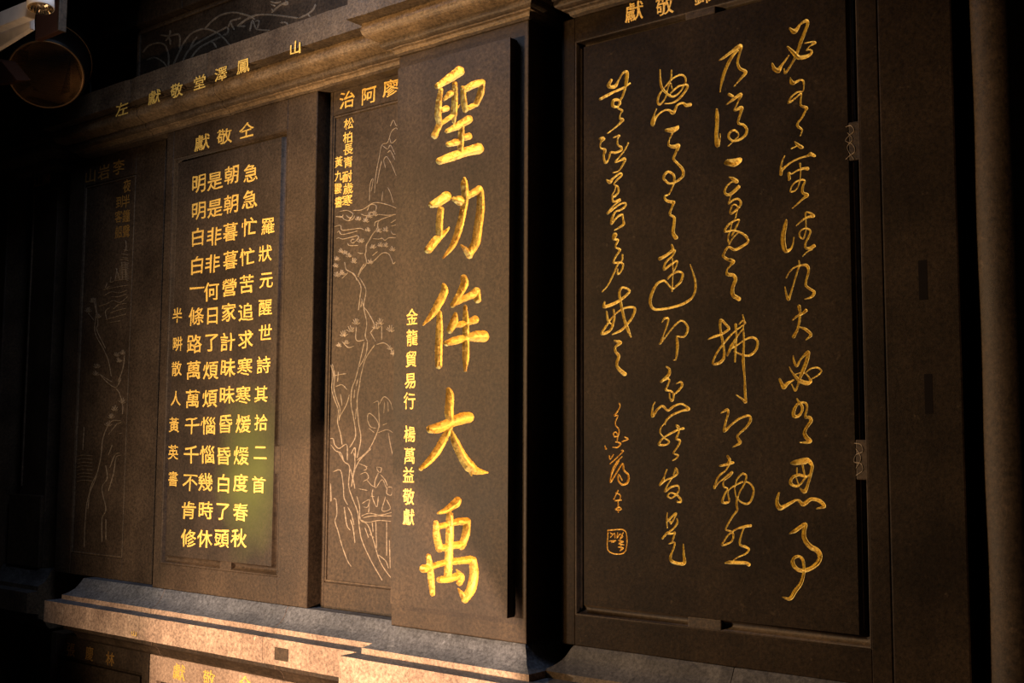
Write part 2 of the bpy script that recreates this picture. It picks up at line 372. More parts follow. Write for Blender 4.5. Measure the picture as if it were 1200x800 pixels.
# brush strokes measured on the carved surface: '@ox,oy,s' sets origin and scale, then x,y,width triples; '|' lifts the brush
CURSIVE = {
'bi': "@890,10,8 285,185,20 320,215,50 350,195,35 385,145,18 440,115,35 450,150,30 420,230,32 385,320,34 350,420,30 300,520,18 240,605,25 232,565,8 | 265,360,20 310,405,40 360,455,45 420,455,40 475,430,28 490,400,22 465,385,18 440,390,14 470,355,12 520,320,28 480,315,16 425,325,12 | 120,515,18 140,565,40 175,580,50 205,535,25 240,490,20 275,440,12",
'you': "@890,80,8 290,90,10 305,135,45 340,130,25 380,110,20 410,120,22 415,170,14 405,215,12 360,222,18 310,255,18 285,290,18 272,325,20 330,285,18 390,235,14 385,300,18 390,350,22 440,370,32 430,400,20 400,460,20 360,510,20 360,545,28 395,570,20 395,600,14 380,635,10",
'rong': "@890,160,8 295,115,8 345,90,12 | 330,50,10 350,70,30 385,95,40 400,100,30 | 235,180,10 210,240,16 200,300,22 200,355,28 215,310,25 290,245,18 370,205,18 450,180,22 480,165,40 515,180,28 | 380,255,22 385,290,14 385,350,8 380,400,8 365,460,10 335,505,14 290,515,16 300,470,14 340,425,16 400,405,20 425,420,18 405,470,24 405,525,28 445,548,38 400,590,20 350,635,16 305,675,12 | 450,300,36 410,300,26 350,320,16 300,350,14 275,340,22 280,390,28 275,405,22",
'fa': "@890,230,8 250,225,20 240,280,36 222,370,44 225,450,48 245,510,40 290,495,22 315,440,14 322,385,10 | 345,275,10 400,225,18 450,195,22 505,185,32 480,160,22 440,148,16 430,180,18 435,230,10 435,300,10 425,360,14 405,398,18 375,370,18 385,325,16 430,300,18 475,320,20 465,370,20 435,430,20 430,480,24 470,485,30 510,465,36 | 490,495,20 440,525,14 405,562,8",
'jiu': "@890,300,8 370,45,14 372,90,18 350,160,16 320,260,16 290,360,20 270,405,30 250,350,20 240,290,10 | 250,205,10 280,150,14 330,105,16 400,85,22 445,90,34 460,140,24 440,220,22 435,275,24 470,305,26 512,335,28 500,370,28 470,390,22 425,403,10",
'da': "@890,300,8 370,470,34 380,530,24 375,600,24 355,690,24 320,755,34 | 310,600,14 350,565,22 400,540,24 435,510,32 | 375,665,14 430,685,30 480,730,30 470,755,26 435,785,10",
'bi2': "@890,400,8 315,135,10 325,190,24 350,230,24 385,170,16 455,100,34 440,190,36 400,290,38 375,350,26 355,420,16 335,460,22 300,400,8 | 280,240,10 310,295,18 370,360,40 440,390,44 480,375,30 465,340,18 430,300,14 380,295,12 330,310,12 | 435,290,12 480,255,16 540,245,18 580,275,18 550,315,16 490,350,12 | 190,355,24 215,410,36 230,430,40 260,395,34 320,360,14",
'you2': "@890,400,8 350,535,10 370,570,26 400,610,28 395,660,24 360,700,30 320,695,38 325,640,32 355,590,26 400,570,22 440,585,24 445,630,20 430,690,22 435,712,22 | @890,480,6.15 330,55,18 360,55,26 370,80,28 345,120,22 325,160,24 335,195,34 365,225,30 340,235,22 290,235,8",
'si': "@890,480,6.15 225,385,14 260,380,40 320,370,50 350,365,36 378,400,24 372,450,22 350,530,20 325,590,30 290,565,12 | 270,420,12 270,470,10 | 310,400,14 325,470,14 | 330,480,22 280,470,22 235,490,22 225,530,24 265,550,20 300,530,14 330,490,14 360,470,16 | 265,490,9 285,550,9 | 140,600,16 125,660,26 145,705,40 190,690,28 270,650,16 315,680,34 370,645,26 430,655,30 465,695,28 410,712,10",
'shi': "@890,600,7.27 255,180,12 300,160,36 350,125,34 390,105,36 378,170,38 385,230,40 430,290,46 490,325,46 515,370,42 500,425,40 450,470,38 390,495,36 330,490,34 285,440,36 290,395,28 330,375,26 365,400,28 378,460,24 375,530,26 350,610,32 305,670,38 260,735,36 195,722,12",
'nai': "@820,40,8 185,245,14 225,220,26 300,165,30 380,110,40 375,170,22 355,260,24 375,320,30 430,355,34 390,410,24 320,490,8 | 355,150,20 300,215,30 250,310,30 210,430,30 190,540,10",
'de': "@820,100,8 275,85,30 308,100,26 | 250,180,10 310,135,28 385,85,34 360,150,16 340,195,14 325,235,20 390,210,38 380,270,24 360,350,22 410,370,26 440,410,26 430,460,26 380,505,24 320,520,22 275,495,24 275,450,22 325,420,22 365,465,12 330,510,10 265,570,8 | 160,225,20 162,290,38 160,380,34 155,470,36 165,560,44 190,490,12 190,455,10",
'yi': "@820,100,8 240,730,30 270,722,66 320,725,78 365,705,56 378,695,40",
'er': "@820,180,8 275,220,10 310,235,36 345,260,40 300,265,14 250,310,18 235,365,24 270,385,30 320,355,34 365,310,34 | 295,385,12 280,430,12 270,470,16 310,435,18 360,425,22 385,460,24 360,510,20 300,560,24 285,540,18 310,480,16 350,490,14 350,540,12 330,610,14",
'mei': "@820,180,8 320,630,18 370,620,14 340,690,18 300,770,16 | 320,630,20 265,670,22 235,730,20 300,720,18 370,735,22 430,770,26 450,800,20 | @820,260,8 300,10,14 285,80,16 265,150,16 275,210,18 | 370,90,14 310,150,14 275,210,12 | 430,130,26 455,180,20 410,220,26 330,260,28 270,235,24 235,280,22 220,320,28 260,350,30",
'zhi': "@820,260,8 260,350,28 310,370,44 285,410,18 255,450,16 260,490,34 315,500,36 335,540,34 310,610,32 310,680,40 365,720,44",
'fu': "@820,360,6.67 65,250,12 110,230,20 170,210,18 225,170,22 210,140,20 165,100,24 160,160,18 175,250,22 190,340,18 185,400,24 150,435,26 105,440,20 120,380,16 180,290,18 260,200,14 335,140,12 355,120,16 335,105,14 310,130,14 | 280,135,22 285,220,14 280,320,18 275,425,14 | 335,60,12 345,100,14 340,160,12 345,260,16 340,420,24 350,550,16 355,680,22 358,740,22 330,715,18 285,685,10 | 340,165,12 290,230,14 245,310,28 215,375,16 | 245,320,20 300,290,12 350,255,14 410,235,20 450,265,20 440,330,20 390,375,22 330,370,16 270,345,14",
'ji': "@820,460,8 200,190,12 255,160,30 265,195,22 245,270,20 230,360,26 290,305,20 370,245,20 455,215,26 475,260,28 430,330,22 355,400,20 365,440,30 375,470,34 310,510,10",
'bo': "@820,520,8 260,115,26 280,150,30 265,180,24 | 190,205,22 240,195,26 310,175,28 | 275,200,16 240,250,16 180,300,20 150,360,18 135,415,20 170,370,14 230,320,16 300,265,24 285,300,14 225,350,12 225,400,18 260,420,16 235,470,18 210,540,26 250,550,26 275,530,20 265,450,12 310,400,16 400,355,18 | 330,400,14 350,330,16 400,280,20 435,300,20 420,370,16 380,440,16 350,510,16 335,470,12 325,400,10 | 430,350,16 480,380,20 505,440,20 480,530,22 440,560,24 380,540,16 350,500,10 | 350,500,18 345,570,22 350,620,20 300,690,18 260,760,18 245,790,16",
'ran': "@820,580,8 245,310,18 245,325,16 300,345,22 315,390,18 290,440,18 210,468,20 235,420,16 270,370,16 350,315,18 420,295,26 475,285,28 | 415,305,16 390,370,16 375,460,22 430,485,28 460,510,22 430,550,20 360,580,14 310,615,10 | 235,635,14 280,630,36 360,632,36 430,635,34 460,650,36",
'nu': "@740,75,8 268,55,12 270,140,20 285,220,26 330,275,26 380,305,24 430,285,18 470,240,16 495,195,18 525,205,26 500,260,22 440,330,22 380,365,18 310,372,8 | 375,60,16 370,130,18 340,230,16 315,320,14 265,380,22 245,350,22 260,290,20 310,220,14 370,150,16 430,110,18 480,105,20 508,140,20 495,190,16 440,210,18 390,250,18 355,290,12 | 370,180,12 380,230,10 | 235,420,8 215,470,14 200,540,42 200,565,34 230,500,20 280,450,16 340,430,20 385,455,40 405,435,28 430,385,20 480,365,20 510,385,36 550,380,34",
'er2': "@740,140,8 325,100,30 380,100,56 425,80,40 438,60,14 | 380,135,18 355,190,14 350,240,24 400,255,38 440,245,38 415,310,22 395,370,26 430,410,26 480,470,30 480,530,26 430,575,24 360,600,22 315,570,24 300,550,24 315,510,26 350,490,26 395,520,24 400,580,20 380,640,18 350,700,16 310,720,18 330,760,26 395,775,34",
'zhi2': "@740,230,8 395,55,34 380,100,20 360,165,24 400,200,28 395,270,32 390,340,34 415,385,44",
'ju': "@740,280,8 378,55,20 385,100,28 330,150,30 265,185,34 | 400,110,32 380,160,20 320,220,22 305,285,24 360,245,22 425,205,18 420,250,14 390,310,12 | 383,180,10 388,300,12 380,490,16 | 340,370,22 380,330,18 440,305,24 480,330,24 460,400,24 420,440,22 380,465,16 330,410,18 300,390,22 240,420,26 195,500,28 175,590,30 210,655,26 300,655,24 400,635,24 500,600,28 570,545,20 600,460,24 590,360,20 550,240,8",
'ji2': "@740,360,8 285,140,10 310,105,22 345,110,20 325,190,16 300,260,12 275,330,24 262,340,14 290,315,16 350,235,16 410,165,18 470,125,18 520,170,22 525,220,22 490,275,20 420,270,16 | 425,285,22 430,350,30 425,430,22 415,485,16 395,495,10",
'fen': "@740,420,8 325,75,16 355,100,22 350,150,34 310,190,28 280,215,26 330,190,20 355,205,18 330,270,18 320,295,20 370,305,20 395,345,18 380,395,24 360,370,16 355,320,12 | 420,235,8 460,220,22 475,250,24 440,300,22 400,335,16 | 220,410,8 200,450,12 195,540,30 240,480,22 290,445,24 340,485,26 400,445,22 460,425,18 510,445,20 530,475,36 470,490,20 380,530,22 325,580,20 315,620,12",
'ran2': "@740,490,8 315,40,12 275,90,14 270,140,14 310,185,18 350,215,18 330,245,18 260,248,24 270,215,18 310,175,18 370,140,22 430,110,20 | 485,95,26 440,100,16 420,65,16 445,80,14 440,140,20 420,190,22 455,210,22 430,270,18 395,325,16 435,345,20 420,375,16 385,395,8",
'fa2': "@740,490,8 330,480,16 310,540,14 290,590,28 265,625,20 320,580,18 390,550,20 430,515,22 415,470,20 395,530,14 | 380,560,12 340,620,14 315,685,20 370,645,20 430,630,20 445,660,16 430,700,20 380,745,16 340,730,20 360,700,16 410,710,20 455,750,24 460,785,20 425,780,20",
'shi2': "@740,570,8 335,245,10 330,320,16 335,385,12 | 340,320,20 415,250,22 400,300,14 370,340,22 | 350,310,18 370,350,14 | 425,300,10 430,340,22 385,400,18 330,440,22 290,485,22 | 345,440,22 380,440,18 405,430,22 390,490,18 375,525,14 | 350,535,14 405,525,18 390,590,16 365,660,26 380,700,34 440,720,34 495,715,36 490,640,24 485,540,12",
'wu': "@680,75,8 290,150,26 265,205,36 300,215,36 330,205,34 360,150,16 400,85,20 435,75,34 435,130,38 425,200,28 400,290,22 370,350,20 | 185,330,24 240,300,30 320,260,24 400,225,24 465,180,18 | 370,360,18 345,400,18 305,390,34 310,345,30 350,335,28 375,365,20 350,410,18 390,435,26 375,470,12 370,510,20 395,525,32 340,585,18 255,650,8",
'wu2': "@680,140,8 185,180,26 215,180,40 190,220,14 190,265,14 230,285,30 220,340,20 235,405,24 265,370,16 285,310,22 330,310,24 380,290,24 385,260,24 350,235,20 350,180,14 365,150,20 310,170,14 | 450,220,16 420,280,16 375,340,16 325,400,16 370,385,18 415,370,34 400,420,20 360,480,14 305,500,8",
'shan': "@680,200,8 245,85,14 275,105,40 310,70,20 370,25,20 390,40,20 350,80,20 315,125,14 350,150,20 355,200,22 320,240,22 295,235,16 320,190,14 330,150,12 | 300,240,20 310,290,22 370,270,24 | 375,280,14 310,330,16 255,400,22 320,350,18 380,310,18 425,305,18 415,340,20 370,370,20 330,385,18 300,440,26 290,500,20 340,440,20 390,410,20 400,450,18 405,500,28 360,535,18 320,558,8",
'wu3': "@680,260,8 325,120,46 310,160,24 350,170,26 330,235,16 370,262,26 335,320,18 310,380,20 380,380,24 400,410,20 380,465,18 350,488,18 350,440,12 | 395,310,20 390,360,16 350,400,18 310,490,16 260,590,16 205,655,12",
'jie': "@680,330,6.67 190,160,16 185,195,28 240,180,28 310,145,24 385,75,18 330,45,18 305,90,22 320,180,22 345,300,24 370,370,30 395,430,14 | 205,235,16 215,300,20 240,330,12 | 260,220,16 265,290,18 240,370,20 200,400,24 165,405,18 200,350,18 240,290,14 300,230,14 370,200,18 425,210,22 405,280,20 350,350,20 310,385,22 250,412,12",
'zhi3': "@680,330,6.67 265,460,14 310,475,34 275,510,16 275,545,22 300,580,26 285,640,22 300,680,30 345,720,36",
'sign': "@680,460,8 365,100,12 370,130,12 345,180,14 320,215,18 350,215,12 330,270,12 330,305,12 360,345,14 355,400,14 320,410,14 310,380,14 335,370,12 350,400,12 345,450,12 | 330,460,12 375,475,18 350,510,16 305,512,12 | 415,415,12 445,435,16 390,458,10 | 230,500,10 240,525,20",
'sign2': "@680,460,8 270,590,14 280,620,14 310,580,10 | 280,665,14 340,610,12 400,550,12 385,540,10 | 390,600,12 340,650,14 300,720,14 285,795,14 | @680,540,6.67 300,0,12 250,90,12 235,165,14 290,80,12 330,20,12 340,70,16 375,110,16 370,165,18 330,185,18 295,150,14 300,105,10 325,150,12",
'sign3': "@680,540,6.67 295,230,9 260,300,10 | 275,250,9 310,265,12 305,300,10 270,310,9 320,305,9 | 295,310,9 297,400,9 | 275,375,10 300,360,10 320,375,10 300,385,10 275,378,10",
'seal': "@680,540,6.67 215,540,9 350,548,9 345,712,9 220,702,9 215,545,9 | 232,560,9 250,575,9 235,595,9 265,565,9 270,600,9 | 290,560,9 285,600,9 310,570,9 330,590,9 310,605,9 335,560,9 | 225,625,8 275,622,8 | 245,635,8 265,630,8 | 300,620,9 335,630,9 300,645,9 340,655,9 | 310,615,9 320,690,9 | 295,670,9 335,680,9 310,700,9",
}
# ------------------------------------------------------------------ the setting
ZS, ZC = 0.875, 3.255              # top of the sill, underside of the cornice
WB = 0.35                          # face of the core wall behind the tablets
struct(box('wall_back', -7.9, 1.6, WB + .002, WB + .3, 0, 4.5, M['stone_dark'], bev=0))
struct(box('wall_left', -8.2, -7.9, -6, WB, 0, 4.5, M['stone_dark'], bev=0))
fl = sroot('floor')
box('subfloor', -8.2, 1.6, -6, WB, -.12, -.03, M['paving'], fl, bev=0)
for i in range(12):
    for j in range(7):
        x = -7.9 + i * .79; y = -5.6 + j * .85
        s = box('paving_slab', 0, .78, 0, .84, -.03, 0, M['paving'], fl, bev=.004, seg=1) if (i, j) == (0, 0) else s0.copy()
        if (i, j) == (0, 0): s0 = s
        else: COL.objects.link(s); s.parent = fl
        s.location = (x, y, random.uniform(-.002, .002))
ce = sroot('ceiling')
box('ceiling_board', -8.2, 1.6, -6, WB + .3, 4.5, 4.56, M['stone_dark'], ce, bev=0)
for i in range(9):
    box('ceiling_beam', -7.8 + i * 1.1, -7.62 + i * 1.1, -6, WB, 4.32, 4.5, M['red_wood'], ce, bev=.01)

# mouldings: (out, z) from below upwards
def moulding(name, x0, x1, planeY, prof, segm, mats, label=None, parent=None, mL=1, mR=1, back=.2, blocks=()):
    """run() with mitred returns at both ends, cut into stone blocks at the joints given"""
    cuts = [x0] + sorted(blocks) + [x1]
    for a, b in zip(cuts[:-1], cuts[1:]):
        V = []; Fc = []; idx = []; k = len(prof); rings = []
        lm = mL if a == x0 else 0; rm = mR if b == x1 else 0
        if lm: rings.append([(a - o, planeY + back, z) for o, z in prof])
        n = max(2, int((b - a) / .04)); jo = .0015
        for i in range(n + 1):
            t = i / n; r = []
            for j, (o, z) in enumerate(prof):
                xa = a - o * lm + (jo if not lm else 0); xb = b + o * rm - (jo if not rm else 0); x = xa + (xb - xa) * t
                ch = .004 if (i in (0, n) and ((i == 0 and not lm) or (i == n and not rm))) else 0
                d = 0 if j in (0, k - 1) else .0028 * mnoise.noise((x * 9, z * 14, planeY + j * .3)) + .0022 * mnoise.noise((x * 31, z * 40, planeY)) - ch
                r.append((x, planeY - o - d, z + d * .5))
            rings.append(r)
        if rm: rings.append([(b + o, planeY + back, z) for o, z in prof])
        for r in rings: V += r
        for i in range(len(rings) - 1):
            for j in range(k - 1):
                c = i * k + j; Fc.append((c, c + 1, c + k + 1, c + k)); idx.append(segm[j])
        Fc.append(tuple(range(k))); idx.append(0); m_ = (len(rings) - 1) * k; Fc.append(tuple(reversed(range(m_, m_ + k)))); idx.append(0)
        o = mesh_obj(name, V, Fc, None, parent, mats=mats, idx=idx)
        bm = bmesh.new(); bm.from_mesh(o.data); bmesh.ops.recalc_face_normals(bm, faces=bm.faces); bm.to_mesh(o.data); bm.free()

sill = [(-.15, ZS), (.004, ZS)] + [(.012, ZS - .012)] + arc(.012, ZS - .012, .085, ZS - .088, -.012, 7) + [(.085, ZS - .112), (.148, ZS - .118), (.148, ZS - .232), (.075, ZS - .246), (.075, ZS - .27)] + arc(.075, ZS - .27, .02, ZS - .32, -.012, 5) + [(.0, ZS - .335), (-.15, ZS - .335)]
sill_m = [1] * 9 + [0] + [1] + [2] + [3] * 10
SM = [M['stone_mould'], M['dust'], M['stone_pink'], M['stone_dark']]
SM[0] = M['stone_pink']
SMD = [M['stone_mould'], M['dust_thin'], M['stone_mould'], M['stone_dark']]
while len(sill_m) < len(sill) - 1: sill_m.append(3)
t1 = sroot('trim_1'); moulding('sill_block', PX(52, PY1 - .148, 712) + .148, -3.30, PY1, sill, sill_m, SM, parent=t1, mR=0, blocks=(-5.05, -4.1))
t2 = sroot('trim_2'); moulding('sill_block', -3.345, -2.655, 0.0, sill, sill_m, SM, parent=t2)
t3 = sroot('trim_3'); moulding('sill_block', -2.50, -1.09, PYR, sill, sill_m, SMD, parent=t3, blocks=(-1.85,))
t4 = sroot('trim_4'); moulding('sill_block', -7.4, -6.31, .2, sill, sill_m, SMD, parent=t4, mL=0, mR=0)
corn = [(-.15, ZC), (.004, ZC), (.014, ZC + .008)] + arc(.014, ZC + .008, .034, ZC + .024, .006, 4) + [(.038, ZC + .028)] + arc(.038, ZC + .028, .060, ZC + .062, -.010, 5) + [(.074, ZC + .066)] + arc(.074, ZC + .066, .112, ZC + .138, -.022, 9) + [(.108, ZC + .146), (.160, ZC + .152), (.160, ZC + .212), (.157, ZC + .214), (.157, ZC + .278), (-.15, ZC + .278)]
corn_m = [0, 0] + [1] * 5 + [0] * 5 + [1] * 10 + [0] * (len(corn) - 23)
CM = [M['stone_mould'], M['stone_worn']]
t5 = sroot('trim_5'); moulding('cornice_block', -6.0, -3.30, PY1, corn, corn_m, CM, parent=t5, mR=0, blocks=(-5.28, -4.62))
t6 = sroot('trim_6'); moulding('cornice_block', -3.35, -2.65, 0.0, corn, corn_m, CM, parent=t6)
t7 = sroot('trim_7'); moulding('cornice_block', -2.50, -1.05, PYR, corn, corn_m, [M['stone_dark'], M['stone_mould']], parent=t7, blocks=(-1.7,))
t8 = sroot('trim_8'); moulding('cornice_block', -7.4, -6.42, .2, corn, corn_m, [M['stone_dark'], M['stone_mould']], parent=t8, mL=0)
# upper course of stone over the orchid panel
t9 = sroot('trim_9')
for a, b in ((-6.1, -5.0), (-4.996, -3.9), (-3.896, -2.5)): box('course_block', a, b, .05, WB, 3.885, 4.32, M['stone_dark'], t9, bev=.008)
# base of the wall under the lower tablets
t10 = sroot('trim_10')
for a, b, y in ((-7.4, -6.38, .16), (-6.30, -4.9, .04), (-4.897, -3.36, .04), (-3.357, -2.6, -.06), (-2.56, -1.06, .04), (-1.05, .6, .12)):
    box('plinth_block', a, b, y, WB, 0, .10, M['stone_mould'], t10, bev=.012)

# ------------------------------------------------------------------ tablets
def ring(name, xo0, xo1, zo0, zo1, xi0, xi1, zi0, zi1, yf, yb, m, parent):
    """four framing members of a tablet: two stiles, two rails"""
    box(name[0], xo0, xi0, yf, yb, zo0, zo1, m, parent, bev=.003, seg=1)
    box(name[0], xi1, xo1, yf, yb, zo0, zo1, m, parent, bev=.003, seg=1)
    box(name[1], xi0, xi1, yf, yb, zi1, zo1, m, parent, bev=.003, seg=1)
    box(name[1], xi0, xi1, yf, yb, zo0, zi0, m, parent, bev=.003, seg=1)

# --- poem tablet
poem = thing('poem_tablet', 'dark stone tablet carved with a six-column gilded poem in small squared characters', 'stone tablet')
X0, X1 = PX(188, PY1), -3.977
xi0, xi1, zi0, zi1 = -5.10, -4.185, 1.000, 3.105
ring(('stile', 'rail'), X0, X1, ZS, ZC, xi0, xi1, zi0, zi1, PY1, WB, M['stone'], poem)
box('groove_bed', xi0, xi1, PY1 + .04, WB, zi0, zi1, M['stone_dark'], poem, bev=0)
GW = .044
box('panel', xi0 + GW, xi1 - GW, PY1 + .001, PY1 + .045, zi0 + GW, zi1 - .030, M['stone_green'], poem, bev=0)
groove(xi0 + GW, xi1 - GW, zi0 + GW, zi1 - .030, GW, .026, PY1 + .001, M['stone'], poem, wt=.030)
box('groove_block', xi1 - GW + .001, xi1 - .001, PY1 + .004, PY1 + .05, 1.47, 1.60, M['stone'], poem, bev=.004)
box('groove_block', -4.62, -4.53, PY1 + .004, PY1 + .05, zi0 + .001, zi0 + GW - .001, M['stone'], poem, bev=.004)
YF = PY1 + .001
poem_cols = [
 ('羅狀元醒世詩其拾二首', [(314,265),(311,297),(312,328),(311,360),(311,390),(309,428),(306,462),(306,495),(305,530),(303,568)], 16, 20),
 ('急急忙忙苦追求寒寒煖煖度春秋', [(294,203),(293,234),(292,266),(290,301),(289,333),(288,366),(288,398),(287,430),(285,463),(285,497),(283,534),(282,566),(282,600),(280,631)], 18, 22),
 ('朝朝暮暮營家計昧昧昏昏白了頭', [(272,205),(271,239),(270,272),(270,305),(269,337),(268,366),(267,401),(267,431),(266,463),(264,497),(262,534),(262,567),(261,599),(260,631)], 18, 22),
 ('是是非非何日了煩煩惱惱幾時休', [(252,212),(252,244),(251,277),(249,309),(248,342),(249,370),(248,401),(247,434),(246,467),(244,499),(243,533),(241,565),(241,598),(240,631)], 18, 22),
 ('明明白白一條路萬萬千千不肯修', [(233,215),(233,247),(232,278),(231,311),(231,338),(230,371),(228,403),(227,434),(226,468),(225,499),(224,533),(223,565),(221,598),(221,631)], 18, 22),
 ('半畊散人黃英書', [(208,370),(208,403),(207,432),(206,467),(204,498),(203,530),(203,561)], 12, 18),
]
for txt, pos, w, h in poem_cols:
    for ch, (x, y) in zip(txt, pos): write(ch, x, y, w * 1.02, h * 1.02, YF, M['gold_small'], poem)
for ch, (x, y) in zip('仝敬獻', [(289,153),(263,160),(237,167)]): write(ch, x, y, 18, 19, PY1, M['gold_small'], poem)

# --- landscape tablets
def landscape(name, label, x0, x1, xi0, xi1, zi0, zi1, Y, z0=ZS, z1=ZC, m=None, grp=None):
    t = thing(name, label, 'stone tablet'); m = m or M['stone']
    if grp: t['group'] = grp
    ring(('stile', 'rail'), x0, x1, z0, z1, xi0, xi1, zi0, zi1, Y, WB, m, t)
    box('panel', xi0, xi1, Y + .008, WB, zi0, zi1, m, t, bev=0)
    e = .012   # raised bead round the picture
    for a in ((xi0 + .004, xi0 + e, zi0 + .004, zi1 - .004), (xi1 - e, xi1 - .004, zi0 + .004, zi1 - .004)): box('bead', a[0], a[1], Y + .001, Y + .012, a[2], a[3], M['stone_mould'], t, bev=.002, seg=1)
    for a in ((xi0 + e, xi1 - e, zi0 + .004, zi0 + e), (xi0 + e, xi1 - e, zi1 - e, zi1 - .004)): box('bead', a[0], a[1], Y + .001, Y + .012, a[2], a[3], M['stone_mould'], t, bev=.002, seg=1)
    return t
def fans(pts, ox, oy, s, r0, r1, rnd, n=6, a0=-155, a1=-25):
    out = []
    for x, y in pts:
        for k in range(n):
            a = math.radians(a0 + (a1 - a0) * (k + rnd.uniform(-.2, .2)) / (n - 1)); r = rnd.uniform(.7, 1) * r1
            out.append([((ox + x / s) + math.cos(a) * r0, (oy + y / s) + math.sin(a) * r0, .7), ((ox + x / s) + math.cos(a) * r * .62, (oy + y / s) + math.sin(a) * r, .9), ((ox + x / s) + math.cos(a) * r * .66, (oy + y / s) + math.sin(a) * r * 1.06, .5)])
    return out
def wid(strs, w):   # 'ox,oy,s' header then 'x,y' pairs
    out = []; ox = oy = 0; s = 1; cur = []
    for tok in strs.split():
        if tok[0] == '@': ox, oy, s = map(float, tok[1:].split(','))
        elif tok == '|':
            if cur: out.append(cur); cur = []
        else:
            x, y = map(float, tok.split(',')); cur.append((ox + x / s, oy + y / s, w))
    if cur: out.append(cur)
    return out
rn = random.Random(3)
lr = landscape('landscape_tablet', 'stone tablet with pine, cloud and mountain picture, just left of the five big gold characters', -3.955, -3.298, -3.935, -3.42, .990, 3.140, PY2)
YP = PY2 + .008
lines('mountain_relief', wid("@380,80,4.444 235,690 240,600 255,575 245,640 | 262,650 268,560 285,470 300,400 330,385 350,330 375,310 385,330 | 300,400 330,420 345,400 370,450 | 320,520 310,480 325,460 350,500 375,560 | 330,620 345,650 360,700 | 300,690 305,640 | 345,300 360,270 375,300 385,290 | 330,440 345,430 370,480 | 275,600 290,520 300,480 | 340,360 350,390 375,370", .7), YP, M['relief'], lr, h=.002)
lines('cloud_relief', wid("@380,80,4.444 60,770 90,775 100,760 | 80,745 120,740 150,760 130,790 | 225,740 240,710 270,715 265,745 235,750 | 150,740 200,735 260,700 330,710 380,730 | 280,760 330,765 375,760 | @380,250,10 140,40 200,35 235,70 290,85 340,60 360,20 | 260,20 290,50 330,45 | 430,5 480,25 560,25 600,5 | 120,155 190,140 210,195 320,185 420,175 470,195 | 155,225 175,205 200,245 300,230 390,205 | 140,300 170,285 220,300 330,275 390,260 400,290 340,345 310,330 330,300 355,310 | 280,345 290,375 400,375 | 570,295 640,300 680,290 710,315 760,285 845,285 | 785,205 800,240 850,245 | 780,110 845,70 | 785,150 850,130", .9), YP, M['relief'], lr)
lines('pine_relief', wid("@380,250,10 810,20 720,50 640,90 620,180 570,240 520,330 495,370 490,450 480,480 495,580 440,660 395,745 | 660,80 600,100 590,150 | 490,590 560,570 610,530 680,465 750,470 790,540 810,590 840,560 | 565,495 630,440 | 390,455 430,470 465,465 | 470,590 430,650 400,720 | 240,570 260,660 350,710 385,790 | 210,760 280,690 | @380,260,5.71 155,320 200,355 245,430 240,500 230,590 | 235,370 270,430 280,470 265,560 290,600 335,690 310,740 | 250,510 270,600 285,680 275,760 290,800 | 255,520 245,570 | 215,700 215,790 270,790 | 385,690 385,790 | 310,740 345,800 | @380,400,5.71 270,0 240,130 210,250 185,320 180,420 195,500 210,600 205,650 170,710 | 340,20 280,110 250,210 235,300 220,400 230,540 245,650 220,780 | 290,0 285,60 270,110 235,170 | 350,20 400,10 440,40 465,100 | 120,0 160,40 200,30 | 205,320 200,380 | 215,450 210,520 | 225,250 215,300", .95)
      + fans([(490,110),(530,60),(590,40),(510,220),(640,230),(720,220),(430,350),(570,420),(660,400),(720,400),(800,450),(200,470),(250,490),(150,560),(290,520),(350,590),(140,640),(150,750),(210,730),(540,600),(400,90)], 380, 250, 10, 1.2, 7, rn)
      + fans([(215,690),(130,770),(375,690),(445,740),(350,720),(180,740)], 380, 260, 5.71, 1, 9, rn) + fans([(100,40),(150,20),(440,60),(460,90)], 380, 400, 5.71, 1, 6, rn), YP, M['relief'], lr)
lines('willow_relief', wid("@380,400,5.71 40,140 60,220 50,310 70,390 95,460 90,540 110,620 120,690 | 55,150 70,230 65,310 85,390 105,450 100,530 | 65,230 110,220 150,215 | 100,510 150,420 170,350 | 80,300 120,290 155,325 | 110,350 120,430 | 95,200 90,270 | 220,795 300,720 350,620 365,560 340,510 300,480 290,520 310,570 350,580 | 235,795 315,715 | 300,580 335,610 | 370,580 365,440 360,400 330,410 | 370,420 400,370 440,400 460,460 | 360,610 420,590 460,610 | 430,610 445,700 460,760 | 405,400 400,480 | 425,400 430,470 | 390,560 425,545", .85), YP, M['relief'], lr)
lines('rock_relief', wid("@380,400,5.71 40,650 60,650 70,690 100,715 150,690 155,795 | 45,690 75,730 110,745 130,795 | 180,750 205,710 210,780 | @380,530,4.71 80,0 110,50 140,80 135,180 155,250 185,330 195,420 210,490 260,600 320,705 | 50,105 90,100 105,180 110,250 130,290 | 50,255 65,260 70,340 60,380 75,430 100,520 130,600 150,630 | 110,300 125,400 145,430 | 145,370 160,420 170,500 | 180,240 195,300 200,370 240,400 270,480 300,580 330,640 375,700 | 220,10 185,60 165,110 150,190 | 300,565 340,600 355,640 | 145,90 160,150 170,200 | 165,0 170,60 160,120 | 130,300 150,340 165,400 | 35,170 38,270", 1.0), YP, M['relief'], lr)
lines('bridge_relief', wid("@380,530,4.71 200,370 240,385 300,375 370,380 | 205,350 250,335 310,345 375,330 | 215,360 270,350 375,350 | 285,380 290,530 | 345,380 345,570 | 360,480 365,640 | 225,415 245,470 | 250,450 275,470 | 265,385 270,440", .8), YP, M['relief'], lr)
